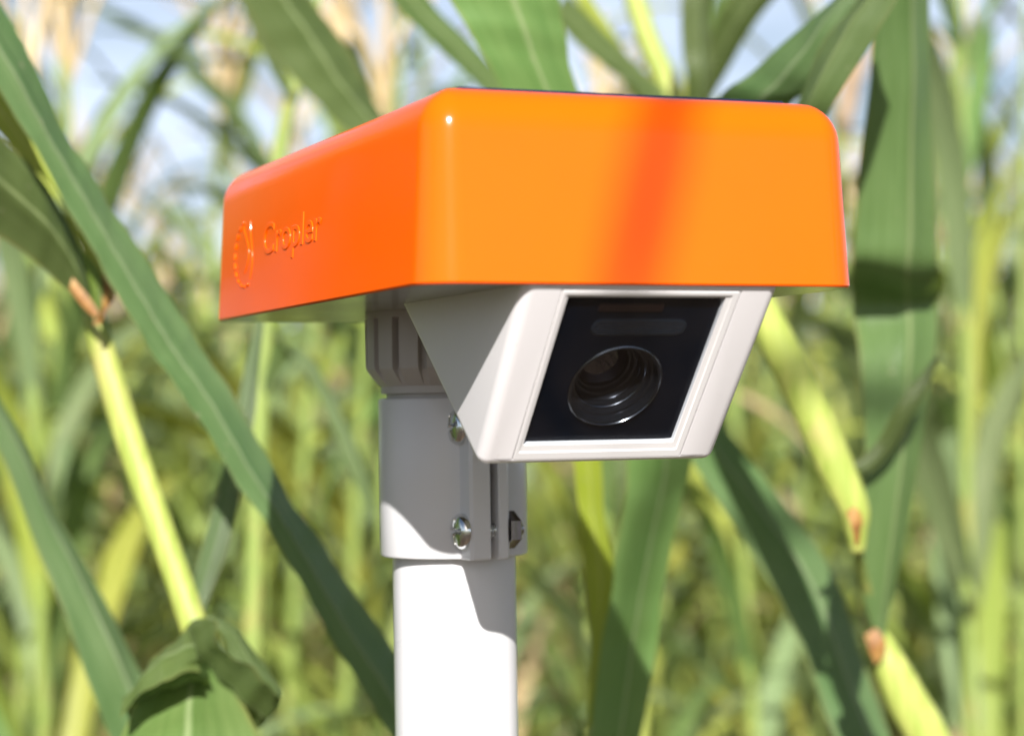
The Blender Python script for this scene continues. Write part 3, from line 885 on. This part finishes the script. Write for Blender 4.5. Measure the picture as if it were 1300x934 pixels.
# --- plant behind the viewpoint whose leaf tip throws the dark streak on the orange front
def shade_plant():
    base = at(846, 140, -178) + SUN * 2.6 + Vector((.62, .05, 0))
    o = empty('maize_plant', (base.x, base.y, 0))
    tag(o, 'maize plant behind the viewpoint, its narrow leaf tip shading the orange front', 'maize plant')
    a = at(846, 140, -178) + SUN * 2.6
    b = at(800, 345, -182) + SUN * 2.6
    up = (a - b)
    side = up.cross(SUN).normalized()
    c1 = a + up * 2.6 + Vector((.02, -.03, .05))
    c2 = c1 + Vector((.16, -.06, .10))
    c3 = c2 + Vector((.2, -.05, .0))
    pts = [b - up * .3, b.lerp(a, .3), b.lerp(a, .8), a + up * 1.0, c1, c2, c3, Vector((base.x, base.y, c3.z - .25))]
    wd = [.0055, .0074, .0074, .0074, .012, .022, .022, .008]
    Ls = [p - side * q - o.location for p, q in zip(pts, wd)]
    Rs = [p + side * q - o.location for p, q in zip(pts, wd)]
    link('leaf', leaf_mesh('leaf', Ls, Rs, n=40, m=6, fold=.05, wave=.01), M['leaf'], o)
    top = c3.z + .1
    link('stalk', tube_mesh('stalk', [Vector((0, 0, -.03)), Vector((0.01, 0, .8)), Vector((0, 0, 1.7)), Vector((0, 0, top))], [.014, .012, .01, .006]), M['stalk'], o)
    for q, (h, az, ln) in enumerate(((.7, 20, .7), (1.0, 200, .75), (1.3, 10, .7), (1.5, -60, .6))):
        Ls, Rs = free_blade(random.Random(q + 60), h, rad(az), ln, .07)
        link('leaf', leaf_mesh('leaf', Ls, Rs, n=16, m=4), M['leaf'], o)

def free_blade(rg, h, az, ln, wd, droop=None):
    """edge curves of a blade that leaves the stalk at height h and arches over"""
    inc = rad(rg.uniform(52, 76))
    dr = droop if droop is not None else rg.uniform(60, 150)
    n = 7
    p = Vector((0, 0, h)); Ls, Rs = [], []
    tw = rg.uniform(-.9, .9)
    sway = rg.uniform(-.5, .5)
    for i in range(n + 1):
        t = i / n
        e = inc - rad(dr) * t ** 1.5
        a = az + sway * t
        d = Vector((math.cos(a) * math.cos(e), math.sin(a) * math.cos(e), math.sin(e)))
        side = Vector((-math.sin(a), math.cos(a), 0))
        nrm = d.cross(side)
        th = tw * t
        sd = side * math.cos(th) + nrm * math.sin(th)
        wv = wd * .5 * (0.55 + .45 * min(1, t * 5)) * max(0.03, (1 - t ** 2.6))
        Ls.append(p - sd * wv); Rs.append(p + sd * wv)
        p = p + d * (ln / n)
    return Ls, Rs
shade_plant()

# --- rows of maize behind
def make_proto(idx, style):
    rg = random.Random(100 + idx)
    root = empty('maize_plant', (0, 0, 0))
    top = rg.uniform(1.62, 1.95)
    smat = {'green': 'stalk', 'mixed': 'stalk', 'dry': 'stalk_dry'}[style]
    lean = Vector((rg.uniform(-.12, .12), rg.uniform(-.12, .12), 0))
    def ax(z): return lean * max(0, z / top) ** 1.6 + Vector((0, 0, z))
    link('stalk', tube_mesh('stalk', [ax(-.03) + Vector((0, 0, -.03)), ax(.5), ax(1.0), ax(1.45), ax(top)], [.0105, .010, .009, .007, .0035], n=8, steps=14), M[smat], root)
    a0 = rg.uniform(0, 6.28)
    nl = rg.randint(10, 12)
    for q in range(nl):
        h = .25 + (top - .38) * q / (nl - 1)
        az = a0 + q * math.pi + rg.uniform(-.6, .6)
        ln = rg.uniform(.5, .8) * (1 - .35 * max(0, (h - 1.3)))
        Ls, Rs = free_blade(rg, 0, az, ln, rg.uniform(.032, .058))
        b = ax(h)
        Ls = [p + b for p in Ls]; Rs = [p + b for p in Rs]
        x = rg.random()
        if style == 'green':
            mt = 'leaf_yellow' if x < .12 else ('field_green' if x < .42 else ('field_lime' if x < .64 else 'field_pale'))
        elif style == 'mixed':
            mt = 'leaf_dry' if x < .14 else ('leaf_yellow' if x < .4 else ('field_pale' if x < .75 else 'field_lime'))
        else:
            mt = 'leaf_dry' if x < .75 else 'leaf_yellow'
        link('leaf', leaf_mesh('leaf', Ls, Rs, n=14, m=4, fold=.14, wave=.05, wfreq=3, seed=idx * 50 + q), M[mt], root)
    # tassel
    bm = bmesh.new()
    for q in range(7):
        az = rg.uniform(0, 6.28); sp = 0 if q == 0 else rg.uniform(.25, .6)
        b = ax(top)
        pts = [b - Vector((0, 0, .03)) , b + Vector((math.cos(az) * sp * .1, math.sin(az) * sp * .1, .10)), b + Vector((math.cos(az) * sp * .3, math.sin(az) * sp * .3, .22 - sp * .1))]
        P = spline(pts, 6)
        rings = [[p + Vector((.0045 * math.cos(6.2832 * k_ / 5), .0045 * math.sin(6.2832 * k_ / 5), 0)) for k_ in range(5)] for p in P]
        skin_rings(bm, rings, True, True, True)
    bm_obj('tassel', bm, M['tassel'], root)
    return root

def copy_plant(src, loc, rz, s):
    c = src.copy()
    C.objects.link(c)
    c.location = loc; c.rotation_euler = (0, 0, rz); c.scale = (s, s, s)
    for ch in src.children:
        d = ch.copy()
        C.objects.link(d)
        d.parent = c
    return c

protos = {'green': [make_proto(i, 'green') for i in range(5)], 'mixed': [make_proto(i + 5, 'mixed') for i in range(3)], 'dry': [make_proto(i + 8, 'dry') for i in range(2)]}
LAB = {'green': ('blurred green maize plant standing in the rows behind the orange camera', 'green maize plants in the rows behind'),
       'mixed': ('blurred half yellowed maize plant standing in the rows behind the orange camera', 'half yellowed maize plants in the rows behind'),
       'dry': ('blurred dry straw-coloured maize plant standing in the rows behind the orange camera', 'dry maize plants in the rows behind')}
used = {}
rg = random.Random(11)
def put(style, x, y, s=None, rz=None):
    pr = protos[style]
    i = used.get(style, 0)
    used[style] = i + 1
    loc = (x, y, 0); rz = rg.uniform(0, 6.28) if rz is None else rz; s = s or rg.uniform(.92, 1.1)
    if i < len(pr):
        o = pr[i]; o.location = loc; o.rotation_euler = (0, 0, rz); o.scale = (s, s, s)
    else:
        o = copy_plant(pr[rg.randrange(len(pr))], loc, rz, s)
    tag(o, LAB[style][0], 'maize plant', LAB[style][1])
    return o

row = 0
for st, x, yy, q in (('green', -.52, 1.9, 1.05), ('green', -.2, 2.3, 1), ('green', .22, 2.2, 1), ('green', .66, 1.9, 1), ('green', .5, 2.6, 1.05), ('green', -.75, 2.7, 1.12), ('green', .95, 2.75, 1.1), ('green', -.32, 2.75, 1.1),
                     ('green', -.62, 2.3, 1.13), ('green', -.95, 3.0, 1.18), ('green', -.48, 3.0, 1.16), ('mixed', -.15, 2.9, 1.15), ('green', .78, 2.35, 1.12), ('green', 1.08, 3.0, 1.18), ('mixed', .85, 3.05, 1.15), ('green', -.8, 2.1, 1.1)):
    put(st, x, yy, q)
y = 3.1
while y < 12.2:
    half = (y + .9) * .238 + .55
    x = -half + rg.uniform(0, .2)
    while x < half:
        st = rg.choices(('green', 'mixed', 'dry'), (.62, .31, .07))[0]
        put(st, x + rg.uniform(-.05, .05) + y * .028, y + rg.uniform(-.12, .12))
        x += rg.uniform(.24, .42)
    y += .74

# the far rows read as one mass
def far_field():
    rg = random.Random(5)
    for mat, share, nm in (('field_pale', .45, 'far_maize'), ('leaf_yellow', .3, 'far_yellow_maize'), ('leaf_dry', .25, 'far_dry_maize')):
        V, F, UV = [], [], []
        for _ in range(int(620 * share)):
            yy = rg.uniform(12.6, 27)
            xx = rg.uniform(-1, 1) * ((yy + .9) * .24 + 1.2) + yy * .028
            top = rg.uniform(1.6, 2.1)
            for q in range(11):
                Ls, Rs = free_blade(rg, .3 + (top - .4) * q / 10, rg.uniform(0, 6.28), rg.uniform(.5, .8), rg.uniform(.06, .09))
                b0 = len(V)
                for i in range(len(Ls)):
                    for p, u in ((Ls[i], 0.1), (Rs[i], .9)):
                        V.append((p.x + xx, p.y + yy, p.z)); UV.append((u, i * .1))
                for i in range(len(Ls) - 1):
                    k0 = b0 + 2 * i
                    F.append((k0, k0 + 1, k0 + 3, k0 + 2))
        me = bpy.data.meshes.new(nm)
        me.from_pydata(V, [], F)
        ul = me.uv_layers.new(name='UVMap')
        for lp in me.loops: ul.data[lp.index].uv = UV[lp.vertex_index]
        o = link(nm, me, M[mat])
        tag(o, {'far_maize': 'far blurred mass of green maize leaves beyond the rows', 'far_yellow_maize': 'far blurred mass of yellow maize leaves beyond the rows', 'far_dry_maize': 'far blurred mass of dry maize leaves beyond the rows'}[nm], 'maize field', kind='stuff')
far_field()

def surround():
    rg = random.Random(9)
    for mat, nm, cnt in (('leaf', 'surrounding_maize', 130), ('leaf_bright', 'surrounding_fresh_maize', 70)):
        V, F, UV = [], [], []
        k_ = 0
        spots = [(rg.uniform(-1.75, -1.0), rg.uniform(.35, 1.75)) for _ in range(14)] + [(rg.uniform(-3.0, -1.15), rg.uniform(.9, 2.6)) for _ in range(24)]      # denser plants left of view, added to keep sky out of the cover's reflection
        while k_ < cnt:
            xx, yy = spots.pop() if spots else (rg.uniform(-5, 5), rg.uniform(-6, 2.0))
            if yy < .45 and abs(xx) < 1.35 and yy > -2.6: continue
            if yy >= .45 and abs(xx) < .62 + .24 * (yy + .9): continue
            if yy < -2.6 and abs(xx) < .3: continue
            k_ += 1
            top = rg.uniform(1.6, 1.9) + (.35 if k_ <= 38 else 0)
            for q in range(12):
                Ls, Rs = free_blade(rg, .2 + (top - .3) * q / 11, rg.uniform(0, 6.28), rg.uniform(.45, .75), rg.uniform(.05, .08))
                b0 = len(V)
                for i in range(len(Ls)):
                    for p, u in ((Ls[i], 0.1), (Rs[i], .9)):
                        V.append((p.x + xx, p.y + yy, p.z)); UV.append((u, i * .1))
                for i in range(len(Ls) - 1):
                    k0 = b0 + 2 * i
                    F.append((k0, k0 + 1, k0 + 3, k0 + 2))
        me = bpy.data.meshes.new(nm)
        me.from_pydata(V, [], F)
        ul = me.uv_layers.new(name='UVMap')
        for lp in me.loops: ul.data[lp.index].uv = UV[lp.vertex_index]
        o = link(nm, me, M[mat])
        tag(o, 'mass of ' + ('fresh ' if 'fresh' in nm else '') + 'maize leaves standing round the clearing beside the viewpoint', 'maize field', kind='stuff')
surround()

def cover_plants():
    rg = random.Random(21)
    V, F, UV = [], [], []
    for _ in range(5200):
        yy = 1.2 + 13 * rg.random() ** 1.3
        xx = rg.uniform(-1, 1) * ((yy + .9) * .24 + .5) + yy * .028
        az = rg.uniform(0, 6.28); ln = rg.uniform(.25, .6); wd = rg.uniform(.015, .035)
        inc = rg.uniform(.9, 1.4)
        d = Vector((math.cos(az) * math.cos(inc), math.sin(az) * math.cos(inc), math.sin(inc)))
        sd = Vector((-math.sin(az), math.cos(az), 0))
        b0 = len(V)
        for i, (t, w_) in enumerate(((0, .5), (.4, 1), (.75, .7), (1, .05))):
            p = Vector((xx, yy, -.02)) + d * (ln * t) + Vector((math.cos(az), math.sin(az), -.6)) * (.35 * ln * t * t)
            for q, u in ((-1, .1), (1, .9)):
                V.append(tuple(p + sd * (q * wd * w_ * .5))); UV.append((u, t * ln))
        for i in range(3):
            k0 = b0 + 2 * i
            F.append((k0, k0 + 1, k0 + 3, k0 + 2))
    me = bpy.data.meshes.new('weeds')
    me.from_pydata(V, [], F)
    ul = me.uv_layers.new(name='UVMap')
    for lp in me.loops: ul.data[lp.index].uv = UV[lp.vertex_index]
    tag(link('weeds', me, M['field_lime']), 'low green weeds covering the soil between the maize rows', 'weeds', kind='stuff')
cover_plants()
